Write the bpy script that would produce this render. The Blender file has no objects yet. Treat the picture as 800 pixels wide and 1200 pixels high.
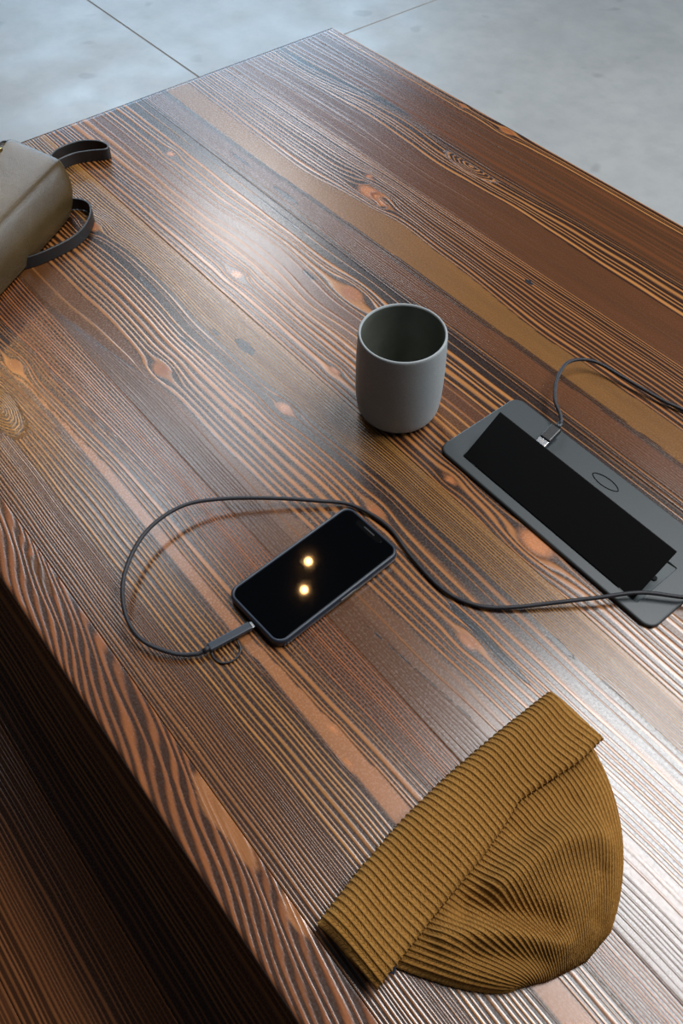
import bpy, bmesh, math, random
import numpy as np
from mathutils import Vector, Matrix
random.seed(4); rng = np.random.RandomState(7)
scene = bpy.context.scene
COL = scene.collection
TOP = 0.75                                   # table top height

# ---------------------------------------------------------------- camera
cam_d = bpy.data.cameras.new('camera'); cam = bpy.data.objects.new('camera', cam_d); COL.objects.link(cam)
cam_d.sensor_fit = 'VERTICAL'; cam_d.sensor_height = 36.0; cam_d.lens = 36.0 * 980.52 / 1200.0
cam_d.clip_start = 0.02
CAM = Vector((1.2043, -0.0148, TOP + 0.66))
_p, _r, _az = 0.93068891, -0.00234725, math.radians(141.1146)
fw = Vector((math.cos(_az) * math.cos(_p), math.sin(_az) * math.cos(_p), -math.sin(_p)))
rt = Vector((math.sin(_az), -math.cos(_az), 0)); up = rt.cross(fw)
rt, up = math.cos(_r) * rt + math.sin(_r) * up, -math.sin(_r) * rt + math.cos(_r) * up
cam.matrix_world = Matrix(((rt.x, up.x, -fw.x, CAM.x), (rt.y, up.y, -fw.y, CAM.y), (rt.z, up.z, -fw.z, CAM.z), (0, 0, 0, 1)))
scene.camera = cam

# ---------------------------------------------------------------- world, lights, exposure
scene.view_settings.view_transform = 'Standard'; scene.view_settings.look = 'None'
scene.view_settings.exposure = 0.0; scene.view_settings.gamma = 1.0; scene.view_settings.use_curve_mapping = False
world = bpy.data.worlds.new('world'); scene.world = world; world.use_nodes = True
bg = world.node_tree.nodes['Background']; bg.inputs[0].default_value = (0.72, 0.86, 1.0, 1); bg.inputs[1].default_value = 0.055

def area(name, target, az, el, dist, sx, sy, power, color):
    """a window or skylight of the room, or an added fill: a rectangle of daylight facing the table"""
    L = bpy.data.lights.new(name, 'AREA'); L.shape = 'RECTANGLE'; L.size = sx; L.size_y = sy; L.energy = power; L.color = color
    o = bpy.data.objects.new(name, L); COL.objects.link(o)
    d = Vector((math.cos(math.radians(az)) * math.cos(math.radians(el)), math.sin(math.radians(az)) * math.cos(math.radians(el)), math.sin(math.radians(el))))
    o.location = Vector(target) + d * dist
    o.rotation_euler = (-d).to_track_quat('-Z', 'Y').to_euler()
    return o
def bulb(name, target, dirv, dist, power, radius, color=(1.0, 0.52, 0.18)):
    L = bpy.data.lights.new(name, 'POINT'); L.energy = power; L.shadow_soft_size = radius; L.color = color
    o = bpy.data.objects.new(name, L); COL.objects.link(o)
    o.location = Vector(target) + Vector(dirv).normalized() * dist
    return o
area('far_window', (0.2, 0.6, TOP), 150, 14, 6.0, 3.4, 1.5, 118, (0.52, 0.76, 1.0))
area('side_fill', (0.7, 1.2, 0.3), 62, 15, 5.0, 3.4, 1.6, 165, (0.80, 0.90, 1.0))  # unseen fill light, added to brighten the right-hand floor and the mug's side
area('high_window', (0.36, 0.47, TOP), 149, 36.5, 4.2, 0.65, 0.65, 23, (0.97, 0.98, 1.0))
area('upper_window', (0.66, 0.36, TOP), 147, 45.5, 4.0, 0.7, 0.5, 9, (0.90, 0.95, 1.0))
area('left_window', (0.73, 0.15, TOP), 161, 49.5, 3.2, 0.5, 0.5, 11, (0.74, 0.88, 1.0))
area('skylight', (1.25, 0.27, TOP), 82, 65, 3.0, 1.8, 1.0, 108, (0.98, 0.99, 1.0))
bulb('pendant_bulb', (0.850, 0.235, TOP), (-0.45, 0.31, 0.84), 1.7, 0.7, 0.011)
bulb('pendant_bulb', (0.868, 0.212, TOP), (-0.43, 0.29, 0.86), 1.75, 0.7, 0.011)
bulb('pendant_bulb', (0.49, 0.10, TOP), (-0.73, 0.13, 0.67), 2.2, 9.0, 0.06)

# ---------------------------------------------------------------- helpers
def s2l(c):
    return tuple(((x / 255) / 12.92 if x / 255 <= 0.04045 else ((x / 255 + 0.055) / 1.055) ** 2.4) for x in c)
def link(o, parent=None):
    COL.objects.link(o)
    if parent: o.parent = parent
    return o
def thing(name, label, cat, loc=(0, 0, 0), rz=0):
    o = bpy.data.objects.new(name, None); o.empty_display_size = 0.05; link(o); o.location = loc; o.rotation_euler = (0, 0, rz)
    o['label'] = label; o['category'] = cat
    return o
def mesh(name, verts, faces, mat, parent=None, smooth=True):
    m = bpy.data.meshes.new(name); m.from_pydata([tuple(map(float, v)) for v in verts], [], faces); m.update()
    if smooth: m.polygons.foreach_set('use_smooth', [True] * len(m.polygons))
    if mat: m.materials.append(mat)
    return link(bpy.data.objects.new(name, m), parent)
def from_bm(name, bm, mat, parent=None, smooth=False):
    m = bpy.data.meshes.new(name); bm.to_mesh(m); bm.free()
    if smooth: m.polygons.foreach_set('use_smooth', [True] * len(m.polygons))
    if mat: m.materials.append(mat)
    return link(bpy.data.objects.new(name, m), parent)
def box_bm(x0, x1, y0, y1, z0, z1, bev=0.0, seg=2):
    bm = bmesh.new(); bmesh.ops.create_cube(bm, size=1)
    for v in bm.verts: v.co = Vector(((x0 + x1) / 2 + v.co.x * (x1 - x0), (y0 + y1) / 2 + v.co.y * (y1 - y0), (z0 + z1) / 2 + v.co.z * (z1 - z0)))
    if bev: bmesh.ops.bevel(bm, geom=bm.edges[:], offset=bev, segments=seg, affect='EDGES', profile=0.5)
    return bm
def bm_join(*bms):
    out = bms[0]
    for b in bms[1:]:
        m = bpy.data.meshes.new('tmp'); b.to_mesh(m); b.free(); out.from_mesh(m); bpy.data.meshes.remove(m)
    return out
def catmull(pts, n=12):
    P = np.array(pts, float); P = np.vstack([2 * P[0] - P[1], P, 2 * P[-1] - P[-2]]); out = []
    for i in range(1, len(P) - 2):
        for k in range(n):
            t = k / n
            out.append(0.5 * ((2 * P[i]) + (-P[i-1] + P[i+1]) * t + (2*P[i-1] - 5*P[i] + 4*P[i+1] - P[i+2]) * t*t + (-P[i-1] + 3*P[i] - 3*P[i+1] + P[i+2]) * t**3))
    out.append(P[-2]); return np.array(out)
def tube(name, path, rad, mat, parent=None, seg=12, closed=False):
    path = np.array(path); n = len(path); vs = []; fs = []
    rads = rad if hasattr(rad, '__len__') else [rad] * n
    prev = None
    for i in range(n):
        a = path[(i - 1) % n] if (closed or i > 0) else path[i]; b = path[(i + 1) % n] if (closed or i < n - 1) else path[i]
        t = Vector(b - a).normalized()
        if prev is None: prev = t.orthogonal().normalized()
        nrm = (prev - t * prev.dot(t)).normalized(); prev = nrm; bn = t.cross(nrm)
        for k in range(seg):
            an = 2 * math.pi * k / seg
            vs.append(Vector(path[i]) + (nrm * math.cos(an) + bn * math.sin(an)) * rads[i])
    m = n if closed else n - 1
    for i in range(m):
        for k in range(seg):
            j = (i + 1) % n
            fs.append((i * seg + k, i * seg + (k + 1) % seg, j * seg + (k + 1) % seg, j * seg + k))
    if not closed:
        fs.append(tuple(range(seg))[::-1]); fs.append(tuple((n - 1) * seg + k for k in range(seg)))
    return mesh(name, vs, fs, mat, parent)
def lathe(name, prof, mat, parent=None, seg=96, cap0=True, cap1=True):
    vs = []; fs = []
    n = len(prof)
    for r, z in prof:
        for k in range(seg):
            a = 2 * math.pi * k / seg; vs.append((r * math.cos(a), r * math.sin(a), z))
    for i in range(n - 1):
        for k in range(seg):
            fs.append((i * seg + k, i * seg + (k + 1) % seg, (i + 1) * seg + (k + 1) % seg, (i + 1) * seg + k))
    if cap0: fs.append(tuple(range(seg))[::-1])
    if cap1: fs.append(tuple((n - 1) * seg + k for k in range(seg)))
    return mesh(name, vs, fs, mat, parent)
def rrect(x0, x1, y0, y1, r, n=8):
    out = []
    for cx, cy, a0 in ((x1 - r, y1 - r, 0), (x0 + r, y1 - r, 90), (x0 + r, y0 + r, 180), (x1 - r, y0 + r, 270)):
        for k in range(n + 1):
            a = math.radians(a0 + 90 * k / n); out.append((cx + r * math.cos(a), cy + r * math.sin(a)))
    return out
def loops(name, rings, mat, parent=None, cap0=True, cap1=True, smooth=True):
    """skin a list of equal-length closed point rings"""
    n = len(rings[0]); vs = [p for r in rings for p in r]; fs = []
    for i in range(len(rings) - 1):
        for k in range(n):
            fs.append((i * n + k, i * n + (k + 1) % n, (i + 1) * n + (k + 1) % n, (i + 1) * n + k))
    if cap0: fs.append(tuple(range(n))[::-1])
    if cap1: fs.append(tuple((len(rings) - 1) * n + k for k in range(n)))
    return mesh(name, vs, fs, mat, parent, smooth)

# node helpers
class NT:
    def __init__(s, name):
        s.m = bpy.data.materials.new(name); s.m.use_nodes = True; s.t = s.m.node_tree
        s.b = s.t.nodes['Principled BSDF']
    def n(s, typ, **kw):
        nd = s.t.nodes.new(typ)
        for k, v in kw.items(): setattr(nd, k, v)
        return nd
    def put(s, sock, v):
        if isinstance(v, bpy.types.NodeSocket): s.t.links.new(v, sock)
        else: sock.default_value = v
    def math(s, op, a, b=None, c=None, clamp=False):
        nd = s.n('ShaderNodeMath', operation=op, use_clamp=clamp)
        s.put(nd.inputs[0], a)
        if b is not None: s.put(nd.inputs[1], b)
        if c is not None: s.put(nd.inputs[2], c)
        return nd.outputs[0]
    def attr(s, name): return s.n('ShaderNodeAttribute', attribute_name=name)
    def mix(s, f, a, b, blend='MIX'):
        nd = s.n('ShaderNodeMix', data_type='RGBA', blend_type=blend); s.put(nd.inputs[0], f); s.put(nd.inputs[6], a); s.put(nd.inputs[7], b); return nd.outputs[2]
    def coord(s, scale=(1, 1, 1), kind='Object', rot=(0, 0, 0)):
        tc = s.n('ShaderNodeTexCoord'); mp = s.n('ShaderNodeMapping'); s.t.links.new(tc.outputs[kind], mp.inputs[0]); mp.inputs[3].default_value = scale; mp.inputs[2].default_value = rot; return mp.outputs[0]
    def noise(s, vec, scale, detail=3, rough=0.5):
        nd = s.n('ShaderNodeTexNoise'); s.t.links.new(vec, nd.inputs['Vector']); nd.inputs['Scale'].default_value = scale; nd.inputs['Detail'].default_value = detail; nd.inputs['Roughness'].default_value = rough; return nd.outputs[0]
    def ramp(s, v, a, b, lo=0.0, hi=1.0):
        nd = s.n('ShaderNodeMapRange', clamp=True); s.put(nd.inputs[0], v); nd.inputs[1].default_value = a; nd.inputs[2].default_value = b; nd.inputs[3].default_value = lo; nd.inputs[4].default_value = hi; return nd.outputs[0]
    def smooth(s, v, a, b):
        nd = s.n('ShaderNodeMapRange', clamp=True, interpolation_type='SMOOTHSTEP'); s.put(nd.inputs[0], v); s.put(nd.inputs[1], a); s.put(nd.inputs[2], b); nd.inputs[3].default_value = 0; nd.inputs[4].default_value = 1; return nd.outputs[0]
    def bump(s, h, strength, dist, normal=None):
        nd = s.n('ShaderNodeBump'); nd.inputs['Strength'].default_value = strength; nd.inputs['Distance'].default_value = dist; s.t.links.new(h, nd.inputs['Height'])
        if normal is not None: s.t.links.new(normal, nd.inputs['Normal'])
        return nd.outputs[0]
    def set(s, **kw):
        for k, v in kw.items(): s.put(s.b.inputs[k.replace('_', ' ')], v)
        return s.m
def rgba(c): return (*s2l(c), 1)

# ---------------------------------------------------------------- materials
def wood_material(name, spec):
    N = NT(name)
    ring = N.attr('ring').outputs['Fac']; duty = N.attr('duty').outputs['Fac']
    ew = N.attr('earlywood').outputs['Color']; lw = N.attr('latewood').outputs['Color']; scar = N.attr('scar').outputs['Fac']
    n1 = N.noise(N.coord((5, 130, 40)), 1.0, 3, 0.5)
    n2 = N.noise(N.coord((30, 1500, 300)), 1.0, 2, 0.6)          # fibres
    n3 = N.noise(N.coord((420, 420, 420)), 1.0, 2, 0.6)          # grit between the raised lines
    n4 = N.noise(N.coord((2.2, 26, 8)), 1.0, 3, 0.5)             # broad tone drift
    ph = N.math('ADD', ring, N.math('MULTIPLY', N.math('SUBTRACT', n1, 0.5), 0.35))
    fr = N.math('FRACT', ph)
    d = N.math('ABSOLUTE', N.math('SUBTRACT', fr, 0.5))
    wn = N.n('ShaderNodeTexWhiteNoise', noise_dimensions='1D'); N.put(wn.inputs['W'], N.math('FLOOR', ph)); rnd = wn.outputs['Value']
    wd = N.math('MULTIPLY', N.math('MULTIPLY', duty, N.ramp(rnd, 0, 1, 0.6, 1.35)), N.ramp(n4, 0.3, 0.7, 0.20, 0.38))
    line = N.math('SUBTRACT', 1.0, N.smooth(d, N.math('MULTIPLY', wd, 0.25), N.math('ADD', wd, 0.12)))
    line = N.math('MULTIPLY', line, N.ramp(rnd, 0, 1, 0.6, 1.0))
    ewv = N.mix(N.ramp(n2, 0.3, 0.7, 0.0, 0.55), ew, N.mix(1.0, ew, (0.55, 0.5, 0.46, 1), 'MULTIPLY'))
    ewv = N.mix(N.ramp(n4, 0.35, 0.7, 0.0, 0.45), ewv, N.mix(1.0, ewv, (1.7, 1.6, 1.5, 1), 'MULTIPLY'))
    lwv = N.mix(N.ramp(n2, 0.35, 0.75, 0.0, 0.5), lw, N.mix(1.0, lw, (0.68, 0.62, 0.56, 1), 'MULTIPLY'))
    col = N.mix(line, ewv, lwv)
    sc = N.smooth(N.math('ADD', scar, N.math('MULTIPLY', N.math('SUBTRACT', N.noise(N.coord((110, 260, 100)), 1.0, 3, 0.6), 0.5), 1.1)), 0.42, 0.6)
    col = N.mix(sc, col, rgba((34, 34, 38)))
    h = N.math('ADD', line, N.math('MULTIPLY', N.math('ADD', N.math('MULTIPLY', n2, 0.5), N.math('MULTIPLY', n3, 0.5)), 0.35))
    h = N.math('SUBTRACT', h, N.math('MULTIPLY', sc, 0.6))
    nrm = N.bump(h, 0.36, 0.0005)
    ro = N.math('ADD', N.ramp(n3, 0.3, 0.7, 0.22, 0.31), N.math('MULTIPLY', line, -0.03))
    return N.set(Base_Color=col, Roughness=ro, Normal=nrm, Specular_IOR_Level=spec)
WOOD = wood_material('charred_fir', 0.82); WORN = wood_material('worn_charred_fir', 0.3)

def simple(name, rgb, rough=0.5, spec=0.5, metal=0.0, nscale=None, namp=0.0, bump=0.0, bdist=0.001, coat=0.0):
    N = NT(name)
    if nscale:
        n = N.noise(N.coord(), nscale, 4, 0.55)
        c = N.mix(N.ramp(n, 0.3, 0.7, 0, 1), tuple(x * (1 - namp) for x in s2l(rgb)) + (1,), tuple(min(1, x * (1 + namp)) for x in s2l(rgb)) + (1,))
        N.set(Base_Color=c)
        if bump: N.set(Normal=N.bump(n, bump, bdist))
    else: N.set(Base_Color=rgba(rgb))
    return N.set(Roughness=rough, Specular_IOR_Level=spec, Metallic=metal, Coat_Weight=coat)

def concrete():
    N = NT('polished_concrete')
    a = N.noise(N.coord(), 1.6, 6, 0.6); b = N.noise(N.coord(), 14, 5, 0.65); c = N.noise(N.coord(), 5.0, 2, 0.4)
    col = N.mix(N.ramp(a, 0.32, 0.7), rgba((166, 166, 164)), rgba((182, 181, 177)))
    col = N.mix(N.ramp(b, 0.40, 0.66, 0, 0.3), col, rgba((144, 146, 146)))
    spot = N.ramp(N.noise(N.coord(), 9.0, 1, 0.3), 0.70, 0.76)
    col = N.mix(N.math('MULTIPLY', spot, 0.25), col, rgba((92, 90, 88)))
    return N.set(Base_Color=col, Roughness=N.ramp(c, 0.3, 0.7, 0.34, 0.5), Specular_IOR_Level=0.5, Normal=N.bump(b, 0.08, 0.002))
CONC = concrete()
GROUT = simple('joint_filler', (150, 142, 138), 0.9)
STEEL = simple('dark_steel', (28, 28, 30), 0.5, 0.5, 0.6)
PLATE = simple('charcoal_plastic', (50, 56, 58), 0.42, 0.5, nscale=900, namp=0.12, bump=0.15, bdist=0.0002)
BLACKP = simple('black_plastic', (7, 7, 8), 0.6, 0.16)
INNER = simple('tray_plastic', (72, 78, 79), 0.45, 0.5, nscale=700, namp=0.1)
LOGO = simple('engraved_line', (10, 10, 10), 0.8, 0.1)
RUBBER = simple('case_rubber', (30, 38, 50), 0.42, 0.5, nscale=600, namp=0.12)
GLASS = simple('black_screen_glass', (1, 1, 2), 0.035, 0.5)
NOTCHM = simple('notch_black', (2, 2, 3), 0.12, 0.5)
SPEAK = simple('speaker_mesh', (26, 27, 30), 0.5, 0.3)
CORD = simple('cord_black', (26, 26, 29), 0.55, 0.35)
PLUGM = simple('plug_grey', (58, 64, 72), 0.32, 0.6, 0.4)
SILVER = simple('plug_silver', (170, 172, 175), 0.3, 0.5, 1.0)
BRASS = simple('zip_brass', (190, 150, 70), 0.28, 0.5, 1.0)
STRAPM = simple('strap_leather', (30, 29, 30), 0.45, 0.5, nscale=260, namp=0.2, bump=0.2, bdist=0.0005)
EDGEM = simple('strap_edge', (74, 70, 66), 0.6, 0.3)

def braided():
    N = NT('braided_cord')
    n = N.noise(N.coord(), 1300, 2, 0.5)
    return N.set(Base_Color=N.mix(N.ramp(n, 0.35, 0.65), rgba((13, 13, 16)), rgba((44, 44, 50))), Roughness=0.55, Specular_IOR_Level=0.4, Normal=N.bump(n, 0.35, 0.0005))
CORD = braided()
def leather():
    N = NT('olive_leather')
    v = N.n('ShaderNodeTexVoronoi', feature='DISTANCE_TO_EDGE'); N.t.links.new(N.coord(), v.inputs['Vector']); v.inputs['Scale'].default_value = 520
    a = N.noise(N.coord(), 14, 4, 0.6)
    col = N.mix(N.ramp(a, 0.3, 0.7), rgba((56, 43, 22)), rgba((78, 62, 34)))
    h = N.ramp(v.outputs[0], 0.0, 0.25)
    b1 = N.bump(a, 0.25, 0.004)
    return N.set(Base_Color=col, Roughness=N.ramp(h, 0, 1, 0.38, 0.27), Specular_IOR_Level=0.5, Normal=N.bump(h, 0.2, 0.0004, b1))
LEATHER = leather()
def ceramic():
    N = NT('matte_grey_stoneware')
    a = N.noise(N.coord(), 900, 2, 0.6); b = N.noise(N.coord((30, 30, 60)), 1, 3, 0.5)
    col = N.mix(N.ramp(a, 0.3, 0.7), rgba((134, 140, 142)), rgba((154, 159, 160)))
    col = N.mix(N.ramp(b, 0.3, 0.7, 0, 0.3), col, rgba((132, 136, 135)))
    return N.set(Base_Color=col, Roughness=0.5, Specular_IOR_Level=0.4, Normal=N.bump(a, 0.06, 0.0004))
CERAMIC = ceramic()
def knit(name):
    N = NT(name)
    rib = N.attr('rib').outputs['Fac']; row = N.attr('row').outputs['Fac']
    tri = N.math('ABSOLUTE', N.math('SUBTRACT', N.math('FRACT', N.math('MULTIPLY', rib, 1.0)), 0.5))   # .5 in the groove, 0 on the crest
    st = N.math('FRACT', N.math('ADD', row, N.math('MULTIPLY', tri, 1.3)))
    sv = N.math('ABSOLUTE', N.math('SUBTRACT', st, 0.5))            # gap between stitches
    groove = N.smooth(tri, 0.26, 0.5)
    gap = N.smooth(sv, 0.30, 0.5)
    crest = N.math('SUBTRACT', 1.0, N.smooth(tri, 0.0, 0.10))
    nz = N.noise(N.coord(), 420, 4, 0.7); nb = N.noise(N.coord(), 22, 3, 0.5); fz = N.noise(N.coord(), 1800, 2, 0.6)
    col = N.mix(N.ramp(nz, 0.3, 0.7), rgba((132, 90, 40)), rgba((162, 118, 60)))
    col = N.mix(N.ramp(nb, 0.3, 0.7, 0, 0.35), col, rgba((138, 96, 44)))
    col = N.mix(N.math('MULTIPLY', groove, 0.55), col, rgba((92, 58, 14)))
    h = N.math('SUBTRACT', 1.0, N.math('MAXIMUM', N.math('MULTIPLY', gap, 0.7), N.math('MULTIPLY', groove, 0.9)))
    h = N.math('SUBTRACT', h, N.math('MULTIPLY', crest, 0.3))
    h = N.math('ADD', h, N.math('MULTIPLY', fz, 0.6))
    return N.set(Base_Color=col, Roughness=0.95, Specular_IOR_Level=0.1, Sheen_Weight=0.25, Sheen_Roughness=0.5, Sheen_Tint=rgba((220, 180, 110)), Normal=N.bump(h, 0.8, 0.0011))
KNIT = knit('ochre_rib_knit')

# ---------------------------------------------------------------- floor
def slab(x0, x1, y0, y1, parent):
    from_bm('concrete_slab', box_bm(x0, x1, y0, y1, -0.08, 0.0, 0.002, 1), CONC, parent)
floor = from_bm('floor', box_bm(-9, 7, -6, 9, -0.12, -0.0025), GROUT); floor['kind'] = 'structure'
JX, JY, G = -1.30, 1.435, 0.0022
for a in ((-9, JX - G), (JX + G, 7)):
    for b in ((-6, JY - G), (JY + G, 9)): slab(a[0], a[1], b[0], b[1], floor)

# ---------------------------------------------------------------- charred fir boards
DK, MD, RD = (44, 22, 9), (76, 45, 21), (84, 49, 25)
DB = (36, 19, 11); TAN = (112, 76, 36); OR = (146, 95, 56); BR = (86, 52, 24)
LW, LY, LR, LD = (174, 117, 64), (168, 122, 62), (164, 107, 58), (134, 86, 46)
# every board: guides run along the grain; (rings to the next guide, line width, earlywood, latewood, points (u, v) of the guide)
BOARDS = [
 dict(v0=.0, v1=.042, guides=[(0, .9, DK, LW, [(0, .0)])], fingers=True,
      patches=[(.995, .037, .045, .008, OR), (1.085, .039, .018, .0045, OR), (.70, .030, .03, .006, BR), (.55, .03, .04, .006, OR), (1.25, .033, .05, .006, OR)]),
 dict(v0=.042, v1=.21, guides=[
   (10, .75, DK, LD, [(0, .042)]),
   (8, .5, (52, 30, 17), LD, [(0, .074), (.5, .070), (1.0, .073), (1.4, .075)]),
   (10, .8, DK, (170, 116, 60), [(0, .10), (.3, .095), (.5, .084), (.65, .084), (1.0, .09), (1.3, .092)]),
   (2, .35, DK, LD, [(0, .112), (.43, .117), (.55, .126), (.66, .131), (.9, .130), (1.07, .134), (1.35, .135)]),
   (0, .5, OR, OR, [(0, .131), (.45, .132), (.52, .1335), (.7, .135), (1.07, .137), (1.35, .14)]),
   (5, .75, DK, LR, [(0, .132), (.45, .1335), (.52, .136), (.64, .145), (.88, .145), (1.07, .154), (1.35, .158)]),
   (2, .45, DB, LD, [(0, .15), (.35, .155), (.54, .164), (.69, .171), (.9, .168), (1.1, .175), (1.35, .177)]),
   (13, .8, DK, (156, 92, 48), [(0, .155), (.35, .160), (.54, .169), (.69, .176), (.9, .173), (1.1, .179), (1.35, .181)]),
   (0, .5, DK, LD, [(0, .211)])],
   knots=[(.428, .137, .012, .007), (.991, .148, .005, .0022), (1.02, .14, .004, .0015)],
   eyes=[(.478, .094, .055, .018, 9)], cracks=[(1.15, 1.4, .177, .177)]),
 dict(v0=.21, v1=.391, guides=[
   (9, .35, MD, BR, [(0, .21)]),
   (1, .4, BR, LD, [(0, .226), (.34, .214), (.44, .228), (.545, .243), (.8, .236), (1.0, .238), (1.07, .245), (1.4, .25)]),
   (9, .75, DK, LR, [(0, .25), (.335, .253), (.45, .258), (.545, .252), (.72, .252), (.9, .257), (1.05, .266), (1.3, .27)]),
   (3, .36, DB, LR, [(0, .300), (.3, .316), (.4, .318), (.5, .312), (.675, .322), (.8, .326), (.95, .318), (1.1, .322), (1.4, .328)]),
   (13, .75, (64, 36, 16), LY, [(0, .330), (.254, .332), (.316, .343), (.376, .345), (.443, .343), (.5, .338), (.612, .341), (.68, .344), (.8, .352), (1.1, .354), (1.4, .355)]),
   (2, .7, TAN, LY, [(0, .380), (.4, .384), (.7, .385), (1.4, .385)]),
   (0, .5, TAN, LY, [(0, .392)])],
   knots=[(.538, .262, .012, .008), (.675, .334, .011, .006), (.842, .320, .009, .005), (1.002, .291, .009, .005), (.25, .335, .010, .008)],
   scars=[(.567, .357, .017, .0065), (.525, .344, .008, .003), (.995, .3050, .034, .0042), (1.035, .303, .03, .0036), (1.055, .351, .018, .003), (.40, .329, .02, .003), (.52, .308, .018, .002)],
   cracks=[(1.1, 1.4, .354, .354), (.93, 1.06, .231, .2435), (.34, .56, .2075, .2465), (.64, .74, .293, .292)]),
 dict(v0=.391, v1=.555, guides=[
   (8, .75, DK, LR, [(0, .391)]),
   (3, .5, BR, LW, [(0, .430), (.3, .442), (.42, .446), (.55, .443), (.75, .448), (.95, .437), (1.3, .44)]),
   (2, .85, RD, OR, [(0, .462), (.32, .464), (.42, .474), (.50, .470), (.545, .461), (.62, .47), (.8, .475), (1.3, .47)]),
   (5, .60, DK, LW, [(0, .488), (.3, .49), (.42, .505), (.52, .498), (.568, .500), (.64, .495), (.8, .500), (1.3, .497)]),
   (1, .75, DB, LW, [(0, .530), (.14, .531), (.3, .532), (.44, .531), (.55, .532), (.72, .538), (.9, .540), (1.3, .54)]),
   (0, .5, DB, LW, [(0, .556)])],
   knots=[(.571, .512, .017, .010), (.663, .412, .006, .004), (.452, .425, .009, .006), (.859, .405, .007, .0045), (.968, .416, .020, .012), (.165, .508, .008, .005)],
   scars=[(.51, .494, .014, .003), (.38, .542, .06, .0022), (.20, .546, .06, .003)]),
 dict(v0=.555, v1=.721, guides=[
   (3, .55, DB, LD, [(0, .555)]),
   (10, .48, RD, BR, [(0, .566), (.42, .568), (.524, .562), (.662, .567), (1.3, .567)]),
   (3, .5, DB, BR, [(0, .592), (.3, .590), (.6, .596), (.75, .598), (1.3, .597)]),
   (0, .5, TAN, TAN, [(0, .599), (.3, .598), (.6, .605), (.8, .605), (1.3, .604)]),
   (9, .62, DK, LR, [(0, .640), (.22, .632), (.335, .628), (.42, .650), (.50, .655), (.58, .650), (.65, .648), (.75, .636), (.9, .640), (1.3, .642)]),
   (7, .7, DK, LR, [(0, .69), (.3, .692), (.5, .697), (.8, .692), (1.3, .694)]),
   (0, .5, DK, LD, [(0, .722)])],
   knots=[(.421, .669, .022, .011), (.39, .693, .006, .004), (.45, .664, .008, .005)], scars=[(.692, .697, .008, .003), (.352, .575, .03, .0035), (.24, .578, .03, .002)],
   cracks=[(.0, .42, .597, .597)]),
 dict(v0=.721, v1=.888, guides=[
   (6, .35, RD, BR, [(0, .721)]),
   (5, .50, DK, LW, [(0, .785), (.1, .790), (.284, .797), (.432, .787), (.568, .796), (.70, .789), (1.3, .792)]),
   (3, .45, DB, LD, [(0, .812), (.05, .806), (.149, .812), (.204, .826), (.312, .835), (.42, .824), (.543, .823), (.65, .831), (1.3, .838)]),
   (5, .5, MD, (98, 56, 28), [(0, .835), (.2, .843), (.5, .840), (1.3, .85)]),
   (0, .5, DK, RD, [(0, .889)])],
   eyes=[(.462, .822, .05, .015, 5)], scars=[(.06, .825, .035, .006), (.25, .845, .06, .004)]),
 dict(v0=.888, v1=.94, guides=[
   (3, .5, MD, (98, 56, 28), [(0, .888)]),
   (4, .62, DK, LW, [(0, .922), (.3, .919), (.44, .9165), (.6, .922), (1.3, .92)]),
   (0, .5, DK, LW, [(0, .939)])],
   knots=[(.428, .929, .013, .006), (.335, .929, .006, .004)]),
]
HOLE = (.838, 1.078, .430, .510)                 # cut through the fourth board for the power unit

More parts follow.
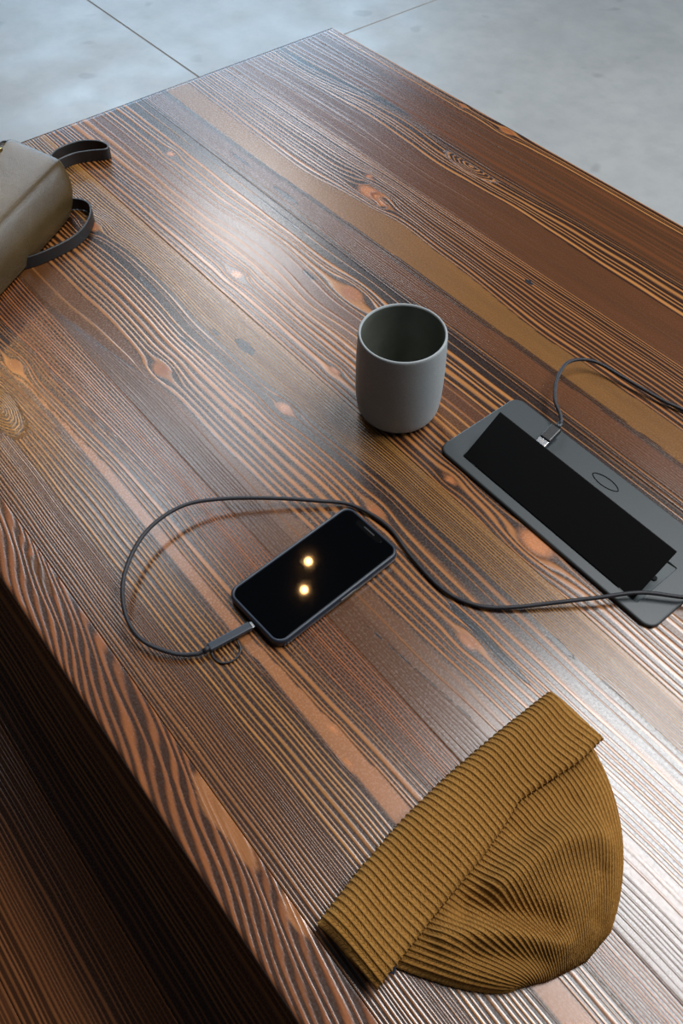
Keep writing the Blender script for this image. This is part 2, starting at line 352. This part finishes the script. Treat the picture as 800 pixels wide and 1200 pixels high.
def grain(b, U, V):
    """ring phase and tones at table points (U, V) of one board"""
    Vs = V.copy(); knotm = np.zeros_like(U); scar = np.zeros_like(U)
    for (ku, kv, ru, rv) in b.get('knots', []):
        g = np.exp(-((U - ku) / (ru * 2.2)) ** 2); dv = V - kv
        Vs -= np.sign(dv) * np.minimum(np.abs(dv), rv * 1.05) * g * np.exp(-np.maximum(0, np.abs(dv) - rv) / (rv * 1.8))
        q = ((U - ku) / ru) ** 2 + (dv / rv) ** 2
        knotm = np.maximum(knotm, np.clip(1.35 - q, 0, 1))
    wob = 0.0008 * np.sin(U * 13 + b['v0'] * 90) + 0.00025 * np.sin(U * 61 + V * 60 + b['v0'] * 40)
    edge = np.minimum(1, np.minimum(np.abs(V - b['v0']), np.abs(V - b['v1'])) / 0.012)
    Vs = Vs + wob * edge
    gl = b['guides']; ks = []
    for g in gl:
        p = np.array(g[4]); gu = np.linspace(-0.05, 2.3, 471); gv = np.interp(gu, p[:, 0], p[:, 1])
        k = np.hanning(25); k /= k.sum(); gv = np.convolve(np.pad(gv, 12, mode='edge'), k, mode='valid')
        ks.append(np.interp(U, gu, gv))
    ring = np.zeros_like(U); duty = np.full_like(U, gl[0][1]); ew = np.zeros(U.shape + (3,)); lw = np.zeros(U.shape + (3,)); base = 0.0
    for i, g in enumerate(gl):
        hi = ks[i + 1] if i + 1 < len(gl) else np.full_like(U, 9.0)
        m = (Vs >= ks[i]) if i else np.ones_like(U, bool)
        f = np.clip((Vs - ks[i]) / np.maximum(1e-5, hi - ks[i]), 0, 1)
        if i + 1 < len(gl):
            f = f + 0.35 / max(1, g[0]) * np.sin(f * math.pi) * np.sin(f * 9 + i * 2 + U * 1.3)
        ring = np.where(m, base + g[0] * f, ring); duty = np.where(m, g[1], duty)
        ew = np.where(m[..., None], np.array(s2l(g[2])), ew); lw = np.where(m[..., None], np.array(s2l(g[3])), lw); base += g[0]
    if b.get('fingers'):
        x = np.clip((0.042 - V) / 0.042, 0, 1)
        h = np.where(x < 0.6, 0.10 * x / 0.6, 0.10 + 0.06 * ((x - 0.6) / 0.4) ** 1.2)
        uu = U - h + 0.008 * np.sin(V * 420 + U * 31) * (1 - x) + 0.006 * np.sin(U * 47)
        ring = uu / 0.026 + 0.5 * np.sin(uu * 19) + 60; duty = 0.75 + 0.5 * np.sin(uu * 14) ** 2 + 0 * U
        ew[:] = s2l((56, 32, 18)); lw[:] = s2l((146, 88, 50))
    for (eu, ev, ru, rv, n) in b.get('eyes', []):
        q = np.sqrt(((U - eu) / ru) ** 2 + ((V - ev) / rv) ** 2 + 0.003); w = (q < 1) & ((V < ev + .002) | (n > 8))
        ring = np.where(w, np.round(ring.mean()) + n * q + 0.12 * np.sin(9 * np.arctan2(V - ev, (U - eu) * rv / ru)), ring)
        duty = np.where(w, 0.62, duty); lw = np.where(w[..., None], np.array(s2l(LY if n > 8 else LW)), lw)
        ew = np.where(w[..., None], np.array(s2l(DK)), ew)
    for (pu, pv, ru, rv, c) in b.get('patches', []):
        q = ((U - pu) / ru) ** 2 + ((V - pv - 0.0015 * np.sin(U * 120)) / rv) ** 2; w = np.clip((1.15 - q) * 3, 0, 1)[..., None]
        lw = lw * (1 - w) + w * np.array(s2l(c)); ew = ew * (1 - w) + w * np.array(s2l(c))
    kc = np.array(s2l((178, 112, 62))); kd = np.array(s2l((120, 66, 34)))
    km = knotm[..., None]; ew = ew * (1 - km * .9) + kc * km * .9; lw = lw * (1 - km) + kd * km
    for (su, sv, ru, rv) in b.get('scars', []):
        scar = np.maximum(scar, np.clip(1.7 - 1.2 * (((U - su) / ru) ** 2 + ((V - sv) / rv) ** 2), 0, 1))
    for (ua, ub, va, vb) in b.get('cracks', []):
        t = np.clip((U - ua) / (ub - ua), 0, 1); on = (U > ua) & (U < ub)
        scar = np.maximum(scar, np.where(on, np.clip(1.0 - np.abs(V - va - (vb - va) * t) / 0.0013, 0, 1), 0))
    return ring, duty, ew, lw, scar

def board(name, b, us, top, thick, parent, yoff=0.0, near_r=0.0007, far_r=0.0007, dv=0.0016, hole=None, mat=None):
    v0, v1 = b['v0'] + 0.0001, b['v1'] - 0.0001
    cs = [(v0 + 0.001, -thick), (v0, -thick + 0.001)]
    for a in np.linspace(180, 90, 5): cs.append((v0 + near_r + near_r * math.cos(math.radians(a)), -near_r + near_r * math.sin(math.radians(a))))
    nv = max(2, int((v1 - v0) / dv))
    inner = np.linspace(v0 + near_r, v1 - far_r, nv + 1)[1:-1]
    if hole:
        inner = np.unique(np.concatenate([inner, [hole[2], hole[3]]]))
    cs += [(v, 0.0) for v in inner]
    for a in np.linspace(90, 0, 5): cs.append((v1 - far_r + far_r * math.cos(math.radians(a)), -far_r + far_r * math.sin(math.radians(a))))
    cs += [(v1, -thick + 0.001), (v1 - 0.001, -thick)]
    cs = np.array(cs); m = len(cs)
    if hole: us = np.unique(np.concatenate([us, [hole[0], hole[1]]]))
    n = len(us)
    U, V = np.meshgrid(us, cs[:, 0], indexing='ij'); Z = np.broadcast_to(cs[:, 1], U.shape)
    vs = np.stack([U, V + yoff, Z + top], -1).reshape(-1, 3)
    ii = np.arange(n - 1)[:, None] * m; jj = np.arange(m - 1)[None, :]
    q = np.stack([ii + jj, ii + m + jj, ii + m + jj + 1, ii + jj + 1], -1).reshape(-1, 4)
    if hole:
        cu = ((us[:-1] + us[1:]) / 2)[:, None]; cv = ((cs[:-1, 0] + cs[1:, 0]) / 2)[None, :]
        keep = ~((cu > hole[0]) & (cu < hole[1]) & (cv > hole[2]) & (cv < hole[3]) & ((cs[:-1, 1] > -0.01))[None, :])
        q = q[keep.reshape(-1)]
    faces = [tuple(x) for x in q.tolist()]
    for i in range(n - 1): faces.append((i * m, i * m + m - 1, (i + 1) * m + m - 1, (i + 1) * m))
    faces.append(tuple(range(m))); faces.append(tuple((n - 1) * m + k for k in range(m))[::-1])
    o = mesh(name, vs, faces, mat or WOOD, parent)
    me = o.data
    me.polygons.foreach_set('use_smooth', [True] * (len(me.polygons) - 2) + [False] * 2)
    ring, duty, ew, lw, scar = grain(b, U, V)
    for nm, arr in (('ring', ring), ('duty', duty), ('scar', scar)):
        a = me.attributes.new(nm, 'FLOAT', 'POINT'); a.data.foreach_set('value', arr.reshape(-1).astype('f4'))
    for nm, arr in (('earlywood', ew), ('latewood', lw)):
        a = me.attributes.new(nm, 'FLOAT_COLOR', 'POINT'); a.data.foreach_set('color', np.concatenate([arr.reshape(-1, 3), np.ones((arr.size // 3, 1))], 1).reshape(-1).astype('f4'))
    return o

US = np.concatenate([np.arange(0, 1.36, 0.006), np.arange(1.38, 2.001, 0.04)])
table = thing('table', 'long dark charred fir table with wide glued boards', 'table')
for i, b in enumerate(BOARDS):
    board('board', b, US, TOP, 0.040, table, near_r=0.0022 if i == 0 else 0.0003, far_r=0.003 if i == 6 else 0.0003, hole=HOLE if i == 3 else None)
for x in (0.22, 1.78):
    for y in (0.14, 0.80):
        from_bm('leg', box_bm(x - .03, x + .03, y - .03, y + .03, 0.0, TOP - .09, .002), STEEL, table)
bmf = bm_join(box_bm(.19, 1.81, .11, .17, TOP - .09, TOP - .0395), box_bm(.19, 1.81, .77, .83, TOP - .09, TOP - .0395), box_bm(.19, .25, .17, .77, TOP - .09, TOP - .0395), box_bm(1.75, 1.81, .17, .77, TOP - .09, TOP - .0395))
from_bm('underframe', bmf, STEEL, table)

# bench below the near edge of the table
bench = thing('bench', 'dark charred fir bench tucked under the near edge of the table', 'bench')
BT = 0.45
def plain_board(v0, v1, n, seed):
    r = random.Random(seed); g = []; v = v0; pal = [((56, 32, 17), (128, 80, 46), .7), ((70, 41, 22), (120, 74, 42), .7), ((52, 30, 17), (112, 68, 40), .6), ((58, 33, 17), (132, 82, 46), .75)]
    k = 4
    for i in range(k):
        e, l, d = r.choice(pal); g.append((n + r.randint(-1, 1), d, e, l, [(0, v + r.uniform(-.003, .003) * (i > 0)), (1, v + r.uniform(-.003, .003) * (i > 0)), (2, v)])); v += (v1 - v0) / k
    g.append((0, .5, DK, LD, [(0, v1 + .001)]))
    return dict(v0=v0, v1=v1, guides=g)
BUS = np.arange(0.05, 1.96, 0.02)
for i, (a, c) in enumerate(((-.325, -.205), (-.205, -.085), (-.085, .045))):
    board('board', plain_board(a, c, 6, 5 + i), BUS, BT, 0.036, bench, dv=0.004, mat=WORN)
for x in (0.25, 1.72):
    from_bm('leg', box_bm(x - .03, x + .03, -.29, -.23, 0.0, BT - .0355, .002), STEEL, bench)
    from_bm('leg', box_bm(x - .03, x + .03, -.05, .01, 0.0, BT - .0355, .002), STEEL, bench)
    from_bm('stretcher', box_bm(x - .02, x + .02, -.23, -.05, BT - .08, BT - .0355, .001), STEEL, bench)

# ---------------------------------------------------------------- mug
mug = thing('mug', 'grey stoneware handleless mug standing beside the power outlet', 'mug', (.7505, .4292, TOP))
R = .0455
outer = [(0.0005, .0012), (.028, .0012), (.031, .0003), (.034, .0005)]
for t in np.linspace(0, 1, 10)[1:]:
    a = t * math.pi / 2; outer.append((.034 + (.0445 - .034) * math.sin(a), .0005 + .016 * (1 - math.cos(a))))
for z, r in ((.025, .0454), (.040, .0458), (.055, .0459), (.07, .0457), (.085, .0452), (.096, .0446), (.1035, .0443)): outer.append((r, z))
rim = [(.0441, .1055), (.0435, .1066), (.0426, .1069), (.0418, .1063), (.0414, .1050)]
inner = [(.0418, .098), (.0424, .075), (.0424, .055), (.0420, .03), (.039, .016), (.031, .008), (.015, .006), (.0005, .006)]
lathe('body', outer + rim, CERAMIC, mug, cap1=False)
m2 = lathe('interior', [rim[-1]] + inner, simple('mug_glaze', (104, 107, 98), 0.32, 0.5, nscale=60, namp=.12), mug, cap0=False)

# ---------------------------------------------------------------- phone
phone = thing('phone', 'black-screened phone in a dark blue case lying on the table', 'phone', (.8652, .2275, TOP), math.radians(3.0))
w, l = .0373, .0745
def ring_at(dx, z, r): return [(x, y, z) for x, y in rrect(-w - dx, w + dx, -l - dx, l + dx, r + dx)]
loops('case', [ring_at(-.004, .0004, .0115), ring_at(-.001, .0008, .0115), ring_at(0, .0025, .0115), ring_at(0.0003, .006, .0115), ring_at(0, .0092, .0115), ring_at(-.0008, .0104, .0115), ring_at(-.0018, .0108, .0115), ring_at(-.0028, .0104, .0115), ring_at(-.0032, .0094, .0115)], RUBBER, phone, cap1=False)
loops('screen', [ring_at(-.0031, .0060, .0115), ring_at(-.0031, .0092, .0115), ring_at(-.0036, .0096, .0115)], GLASS, phone, smooth=False)
nt = loops('notch', [[(x, y, z) for x, y in rrect(-.0165, .0165, l - .0105, l - .0036, .003)] for z in (.0094, .00975)], NOTCHM, phone, smooth=False)
loops('earpiece', [[(x, y, z) for x, y in rrect(-.007, .007, l - .0072, l - .0058, .0006)] for z in (.0096, .00985)], SPEAK, nt, smooth=False)
from_bm('side_button', box_bm(-w - .0009, -w + .0004, .012, .024, .004, .0075, .0004), simple('button_rubber', (58, 52, 46), .4), phone)
from_bm('side_button', box_bm(w - .0004, w + .0009, -.002, .016, .004, .0075, .0004), bpy.data.materials['button_rubber'], phone)

# ---------------------------------------------------------------- power unit
unit = thing('power_outlet', 'charcoal table outlet set in the boards with its black lid raised', 'outlet', (.960, .480, TOP))
X0, X1, Y0, Y1 = -.138, .138, -.058, .059
HX0, HX1, HY0, HY1 = -.1135, .1115, -.046, .0125
def prr(d, z, r): return [(x, y, z) for x, y in rrect(X0 + d, X1 - d, Y0 + d, Y1 - d, max(.001, r - d))]
def hole_ring(z, g=0.0): return [(x, y, z) for x, y in rrect(HX0 - g, HX1 + g, HY0 - g, HY1 + g, .0015 + g)]
loops('plate', [prr(.0006, .0002, .012), prr(0, .0008, .012), prr(0, .0032, .012), prr(.0006, .0042, .012), prr(.0016, .0046, .012), hole_ring(.0046, .0006), hole_ring(.0040), hole_ring(-.002)], PLATE, unit, cap0=False, cap1=False, smooth=False)
def tray_ring(z, ramp): return [(min(x, HX1 + .0004 - ramp), y, z) for x, y, _ in hole_ring(z, .0004)]
tray = loops('tray', [tray_ring(.0036, 0), tray_ring(.0022, .013), tray_ring(-.026, .022), tray_ring(-.036, .024)], INNER, unit, cap0=False, smooth=False)
from_bm('socket_block', box_bm(HX0 + .012, HX1 - .030, HY0 + .004, HY0 + .030, -.0355, -.006, .001), BLACKP, unit)
bs = bmesh.new(); bmesh.ops.create_cone(bs, cap_ends=True, segments=20, radius1=.0026, radius2=.0026, depth=.003)
sc_ = from_bm('hinge_pin', bs, BLACKP, unit); sc_.location = (HX1 - .0065, -.012, .0032); sc_.rotation_euler = (0, -.1, 0)
# the lid, hinged on the near long side, swung up about 40 degrees
ang = math.atan2(.0335, .0435)
lid = from_bm('lid', box_bm(-.112, .1075, 0, .0575, -.0018, .0016, .0006), BLACKP, unit); lid.location = (0, -.0455, .0045); lid.rotation_euler = (ang, 0, 0)
# oval emblem outline on the far strip
ov = []
for k in range(48):
    a = 2 * math.pi * k / 48; c, s_ = math.cos(a), math.sin(a)
    ov.append((.0155 * c, .0058 * math.copysign(abs(s_) ** 1.25, s_), 0))
em = tube('emblem', ov, .00055, LOGO, unit, 6, True); em.location = (.002, .0405, .0047); em.rotation_euler = (0, 0, math.radians(3))

# ---------------------------------------------------------------- charging cable
cable = thing('charging_cable', 'black braided charging cable looping from the phone to the table outlet', 'cable', (.867, .105, TOP))
cl = Vector((.867, .105, 0))
path = [(.8670, .1040, .0056), (.864, .096, .0050), (.8515, .0815, .0060), (.826, .0668, .011), (.796, .0690, .017), (.7632, .0890, .020), (.737, .1265, .021), (.7305, .1690, .019), (.7435, .2060, .014), (.7725, .2480, .010), (.8000, .2810, .0065), (.8240, .3055, .0035), (.8640, .3165, .0028), (.9065, .3105, .0028), (.9515, .3090, .0028), (.9820, .3210, .0030), (1.003, .3420, .0045), (1.0255, .3745, .0075), (1.047, .4065, .0105), (1.0688, .4400, .0125), (1.096, .4668, .0115), (1.130, .5060, .0070), (1.155, .5600, .0030), (1.150, .6200, .0026), (1.100, .6560, .0026), (1.030, .6680, .0026), (.9630, .6665, .0030), (.9250, .6560, .0050), (.880, .6470, .0090), (.8440, .6360, .014), (.8310, .6090, .020), (.8410, .5780, .0225), (.8600, .5530, .0215), (.8770, .5430, .0190), (.8850, .5360, .0170), (.8865, .5280, .0152)]
pp = catmull([(a - cl.x, b - cl.y, c) for a, b, c in path], 10)
tube('cord', pp, .0020, CORD, cable, 10)
# phone end
def slim_box(name, p0, p1, wid, hei, mat, bev, parent):
    p0, p1 = Vector(p0), Vector(p1); d = p1 - p0
    o = from_bm(name, box_bm(-d.length / 2, d.length / 2, -wid / 2, wid / 2, -hei / 2, hei / 2, bev), mat, parent)
    o.location = (p0 + p1) / 2; o.rotation_euler = d.to_track_quat('X', 'Z').to_euler(); return o
slim_box('phone_plug', Vector((.8672, .1085, .0060)) - cl, Vector((.8722, .1500, .0060)) - cl, .0078, .0052, PLUGM, .0012, cable)
tube('plug_collar', [Vector((.8669, .1030, .0057)) - cl, Vector((.8674, .1095, .0060)) - cl], .0026, CORD, cable, 12)
slim_box('plug_tip', Vector((.8721, .1495, .0060)) - cl, Vector((.8724, .1525, .0060)) - cl, .0066, .0022, SILVER, .0005, cable)
tie = [(.8668, .1100, .0030), (.8740, .1078, .0016), (.8820, .1090, .0014), (.8870, .1150, .0014), (.8878, .1230, .0016), (.8840, .1300, .0024), (.8760, .1325, .0045)]
tube('cable_tie', catmull([Vector(q) - cl for q in tie], 8), .0010, simple('tie_rubber', (40, 36, 38), .5), cable, 8)
# outlet end: usb plug dropping under the raised lid
slim_box('usb_plug', Vector((.8865, .5285, .0152)) - cl, Vector((.8883, .5090, .0112)) - cl, .0125, .0075, simple('usb_black', (20, 22, 24), .4), .0014, cable)
slim_box('usb_tip', Vector((.8883, .5094, .0113)) - cl, Vector((.8902, .4920, .0074)) - cl, .0115, .0044, SILVER, .0004, cable)
tube('strain_relief', [Vector((.8855, .5350, .0166)) - cl, Vector((.8866, .5270, .0150)) - cl], .0030, bpy.data.materials['usb_black'], cable, 12)

# ---------------------------------------------------------------- beanie
hat = thing('beanie', 'ochre ribbed knit beanie lying flat with its cuff folded up', 'hat', (1.14, .18, TOP))
HO = np.array([1.14, .18, 0])
def cum(pts, x):
    p = np.array(pts, float); d = np.r_[0, np.cumsum(np.linalg.norm(np.diff(p, axis=0), axis=1))]; d /= d[-1]
    xs = np.linspace(0, 1, 401); out = np.stack([np.interp(xs, d, p[:, i]) for i in range(2)], -1)
    k = np.hanning(31); k /= k.sum()
    sm = np.stack([np.convolve(np.pad(out[:, i], 15, mode='reflect', reflect_type='odd'), k, mode='valid') for i in range(2)], -1)
    return np.stack([np.interp(x, xs, sm[:, i]) for i in range(2)], -1)
def grid_obj(name, Pg, rib, row, mat, parent, closed_j=False, amp=None, flip=False):
    du = np.gradient(Pg, axis=0); dvv = np.gradient(Pg, axis=1)
    nr = np.cross(du, dvv); nr /= np.maximum(1e-9, np.linalg.norm(nr, axis=-1, keepdims=True))
    if flip: nr = -nr
    if amp is not None:
        fr = np.abs(np.mod(rib, 1.0) - 0.5) * 2               # 0 on the crest, 1 in the groove
        Pg = Pg + nr * (amp * (1 - fr ** 2.2) - amp * 0.5)[..., None]
    Pg = Pg + nr * rng.normal(0, .00012, Pg.shape[:2])[..., None]
    n, m = Pg.shape[:2]; i = np.arange(n - 1)[:, None] * m; mj = m if closed_j else m - 1; j = np.arange(mj)[None, :]; j2 = (j + 1) % m
    q = np.stack([i + j, i + m + j, i + m + j2, i + j2], -1).reshape(-1, 4)
    if flip: q = q[:, ::-1]
    o = mesh(name, Pg.reshape(-1, 3), [tuple(x) for x in q.tolist()], mat, parent)
    for nm, arr in (('rib', rib), ('row', row)):
        a = o.data.attributes.new(nm, 'FLOAT', 'POINT'); a.data.foreach_set('value', np.broadcast_to(arr, (n, m)).reshape(-1).astype('f4'))
    return o
NR = 52
# crown: ribs run from under the cuff and gather at the tip of the crown
s = np.linspace(0, 1, NR * 8 + 1)[:, None]; t = np.linspace(0, 1, 150)[None, :]
C0 = cum([(1.142, .066), (1.136, .12), (1.128, .17), (1.118, .212), (1.124, .25), (1.128, .303)], s[:, 0])[:, None, :]
A = cum([(1.2165, .128), (1.2280, .150), (1.2360, .178), (1.2345, .205)], s[:, 0])[:, None, :]
P1 = cum([(1.208, .104), (1.200, .140), (1.186, .185), (1.186, .235), (1.204, .281)], s[:, 0])[:, None, :]
tt = t[..., None]
XY = (1 - tt) ** 2 * C0 + 2 * tt * (1 - tt) * P1 + tt ** 2 * A
spread = np.clip((1 - t) ** 0.75, 0, 1)
XY = XY + np.array([.0, .0])[None, None, :] * (tt ** 6)
prof = (1 - np.abs(2 * s - 1) ** 3.2) ** 0.55
along = np.clip(1 - t ** 5, 0, 1) ** 0.6 * (0.028 + 0.004 * np.sin(t * 2.6))
Z = 0.0025 + prof * along * (0.60 + 0.40 * (np.clip(t / .32, 0, 1) ** 2 * (3 - 2 * np.clip(t / .32, 0, 1))))
def seg_g(p, q, wd):
    p, q = np.array(p), np.array(q); d = q - p; k = np.clip(((XY - p) @ d) / (d @ d), 0, 1); r = XY - (p + k[..., None] * d)
    return np.exp(-(r ** 2).sum(-1) / wd ** 2)
edgef = np.clip(prof * 1.4, 0, 1)
Z = Z + edgef * (+.0100 * np.maximum(seg_g((1.166, .160), (1.172, .215), .011), seg_g((1.172, .215), (1.186, .238), .012))
     - .0110 * np.maximum(seg_g((1.177, .150), (1.203, .172), .0105), seg_g((1.177, .15), (1.160, .135), .012))
     - .0060 * seg_g((1.185, .118), (1.215, .150), .008) - .0055 * seg_g((1.150, .200), (1.156, .245), .010) + .0065 * np.maximum(seg_g((1.163, .108), (1.187, .140), .008), seg_g((1.187, .140), (1.218, .168), .008)) - .004 * seg_g((1.205, .225), (1.222, .20), .006))
Z = np.maximum(Z, .0022)
Pg = np.concatenate([XY - HO[:2], Z[..., None]], -1)
sp = np.linalg.norm(np.gradient(Pg, axis=0), axis=-1) * 8
amp = 0.0013 * np.clip(sp / .0042, 0.1, 1) 
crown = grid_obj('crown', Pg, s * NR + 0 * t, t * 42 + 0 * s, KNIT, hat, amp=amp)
Pb = Pg[::8, ::6].copy(); Pb[..., 2] = 0.0012
grid_obj('crown_back', Pb, s[::8] * NR + 0 * t[:, ::6], t[:, ::6] * 42 + 0 * s[::8], KNIT, hat, flip=True)
# cuff: one folded band, ribs across it
x = np.linspace(0, 1, NR * 8 + 1)
F = cum([(1.099, .047), (1.090, .093), (1.083, .142), (1.080, .189), (1.080, .245), (1.082, .307)], x)
E = cum([(1.158, .053), (1.153, .089), (1.148, .122), (1.143, .165), (1.136, .200), (1.131, .216), (1.135, .242), (1.140, .274), (1.1385, .306)], x)
ny = 56; yy = np.concatenate([0.5 - 0.5 * np.cos(np.linspace(0, math.pi, ny)), (0.5 + 0.5 * np.cos(np.linspace(0, math.pi, 20)))[1:-1]])
istop = np.r_[np.ones(ny, bool), np.zeros(18, bool)]
ztop = .0105 + .0165 * np.sqrt(np.clip(1 - (1 - np.minimum(1, yy / .30)) ** 2, 0, 1)) - .0035 * np.clip((yy - .93) / .07, 0, 1) ** 2
zbot = np.where(yy < .3, .0105 - .0095 * np.sqrt(np.clip(1 - (1 - yy / .3) ** 2, 0, 1)), .001 + .0185 * np.clip((yy - .3) / .7, 0, 1) ** .8)
zz = np.where(istop, ztop, np.minimum(zbot, ztop - .0))
X2 = x[:, None]
endt = (1 - np.abs(2 * X2 - 1) ** 18) ** .5
lift = np.interp(x, [0, .05, .5, .62, .70, .85, .96, 1], [-.003, 0, 0, .0008, .001, .0035, .002, 0])[:, None] * yy[None, :] ** 2
zc = (.009 + .006 * yy)[None, :]
Zc = zc + (zz[None, :] - zc) * (0.18 + 0.82 * endt) + lift + .0010 * np.sin(X2 * 17 + 1) * yy[None, :] * (1 - yy[None, :]) * 4
wav = .0012 * np.sin(X2 * 9 + 5 * yy[None, :])
XYc = F[:, None, :] * (1 - yy[None, :, None]) + E[:, None, :] * yy[None, :, None]
dirx = np.gradient(XYc, axis=0); dirx /= np.linalg.norm(dirx, axis=-1, keepdims=True)
XYc = XYc + dirx * (wav * endt)[..., None]
Pc = np.concatenate([XYc - HO[:2], np.maximum(Zc, .001)[..., None]], -1)
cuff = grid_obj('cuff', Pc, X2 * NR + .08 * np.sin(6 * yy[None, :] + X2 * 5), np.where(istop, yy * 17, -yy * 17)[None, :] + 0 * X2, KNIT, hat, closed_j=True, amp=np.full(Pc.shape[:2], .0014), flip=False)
bmt = box_bm(-.0035, .0035, -.006, .006, -.0006, .0006, .0003)
tag_ = from_bm('label_tag', bmt, simple('dark_tag', (38, 44, 58), .6), hat); tag_.location = (1.152 - HO[0], .071 - HO[1], .012); tag_.rotation_euler = (.3, -.3, .5)

# ---------------------------------------------------------------- leather bag
bag = thing('bag', 'olive brown leather pouch with black strap at the far table end', 'bag', (.215, .325, TOP))
a_ = Vector((.53, -.85, 0)).normalized(); d_ = Vector((-.85, -.53, 0)).normalized()
PROF = catmull([(.0, .0012, 0), (-.005, .02, 0), (-.007, .040, 0), (-.004, .060, 0), (.001, .0730, 0), (.008, .0775, 0), (.034, .0845, 0), (.060, .0905, 0), (.069, .0925, 0), (.078, .0900, 0), (.104, .076, 0), (.128, .052, 0), (.134, .03, 0), (.130, .010, 0), (.124, .0012, 0)], 4)[:, :2]
PROF = np.vstack([PROF, [(.095, .0008), (.062, .0008), (.030, .0008)]])
def sec(a, k, h=1.0):            # one cross-section of the pouch, d across, z up; the ends belly outwards
    out = []
    for x, z in PROF:
        z2 = .034 + (z - .034) * k
        bel = -.013 * math.sin(min(1, z / .055) * math.pi / 2) if a < .1 else .010 * math.sin(min(1, z / .055) * math.pi / 2)
        w = 1 - min(1, abs(a) / .1) if a < .1 else max(0, (a - .14) / .1)
        out.append(tuple(a_ * (a + bel * w) + d_ * (.064 + (x - .064) * k) + Vector((0, 0, z2 * h if k > .97 else z2))))
    return out
secs = [sec(-.006, .30), sec(-.006, .62), sec(-.005, .84), sec(-.0015, .945), sec(.008, .99), sec(.03, 1.005), sec(.08, 1.01, 1.01), sec(.14, 1.01, 1.0), sec(.20, 1.0, .98), sec(.236, .96, 1), sec(.244, .85), sec(.246, .5)]
body = loops('body', secs, LEATHER, bag)
sub = body.modifiers.new('soft', 'SUBSURF'); sub.levels = 2; sub.render_levels = 2
# zip along the ridge, brass pull at the end near the camera frame
zp = [tuple(a_ * a + d_ * .066 + Vector((0, 0, z))) for a, z in ((.016, .0925), (.06, .0935), (.10, .094), (.16, .093), (.21, .090))]
zipo = tube('zip', catmull(zp, 6), .0022, BRASS, bag, 8)
pullc = a_ * .022 + d_ * .070 + Vector((0, 0, .097))
pu = from_bm('zip_pull', box_bm(-.006, .006, -.003, .003, -.0012, .002, .0008), BRASS, bag); pu.location = pullc; pu.rotation_euler = (0, .2, math.atan2(a_.y, a_.x))
tube('pull_thong', catmull([tuple(pullc + a_ * -.006), tuple(pullc + a_ * -.022 + d_ * .002 + Vector((0, 0, -.004))), tuple(pullc + a_ * -.042 + d_ * .004 + Vector((0, 0, -.018)))], 8), .0011, STRAPM, bag, 8)
bl = np.array([.215, .325])
def ribbon(name, pts, z0, z1, th, mat, parent):
    p = catmull([(q[0] - bl[0], q[1] - bl[1], 0) for q in pts], 10); n = len(p); rings = []
    for i in range(n):
        tg = p[min(i + 1, n - 1)] - p[max(i - 1, 0)]; nn = np.array([-tg[1], tg[0], 0]); nn /= np.linalg.norm(nn); h = nn * th / 2
        q = p[i]; zr = [(h * .6, z0), (h, z0 + .0006), (h, z1 - .0006), (h * .6, z1), (-h * .6, z1), (-h, z1 - .0006), (-h, z0 + .0006), (-h * .6, z0)]
        rings.append([tuple(q + o_ + np.array([0, 0, z])) for o_, z in zr])
    return loops(name, rings, mat, parent, smooth=False)
ribbon('strap', [(.120, .300), (.100, .345), (.078, .378), (.078, .410), (.094, .432), (.112, .438), (.121, .431), (.110, .410), (.102, .386), (.107, .355), (.125, .32)], .0006, .0165, .0028, STRAPM, bag)
ribbon('strap', [(.185, .300), (.200, .335), (.220, .347), (.242, .340), (.264, .320), (.276, .295), (.280, .262), (.278, .232), (.268, .205), (.25, .19)], .0006, .0165, .0028, STRAPM, bag)
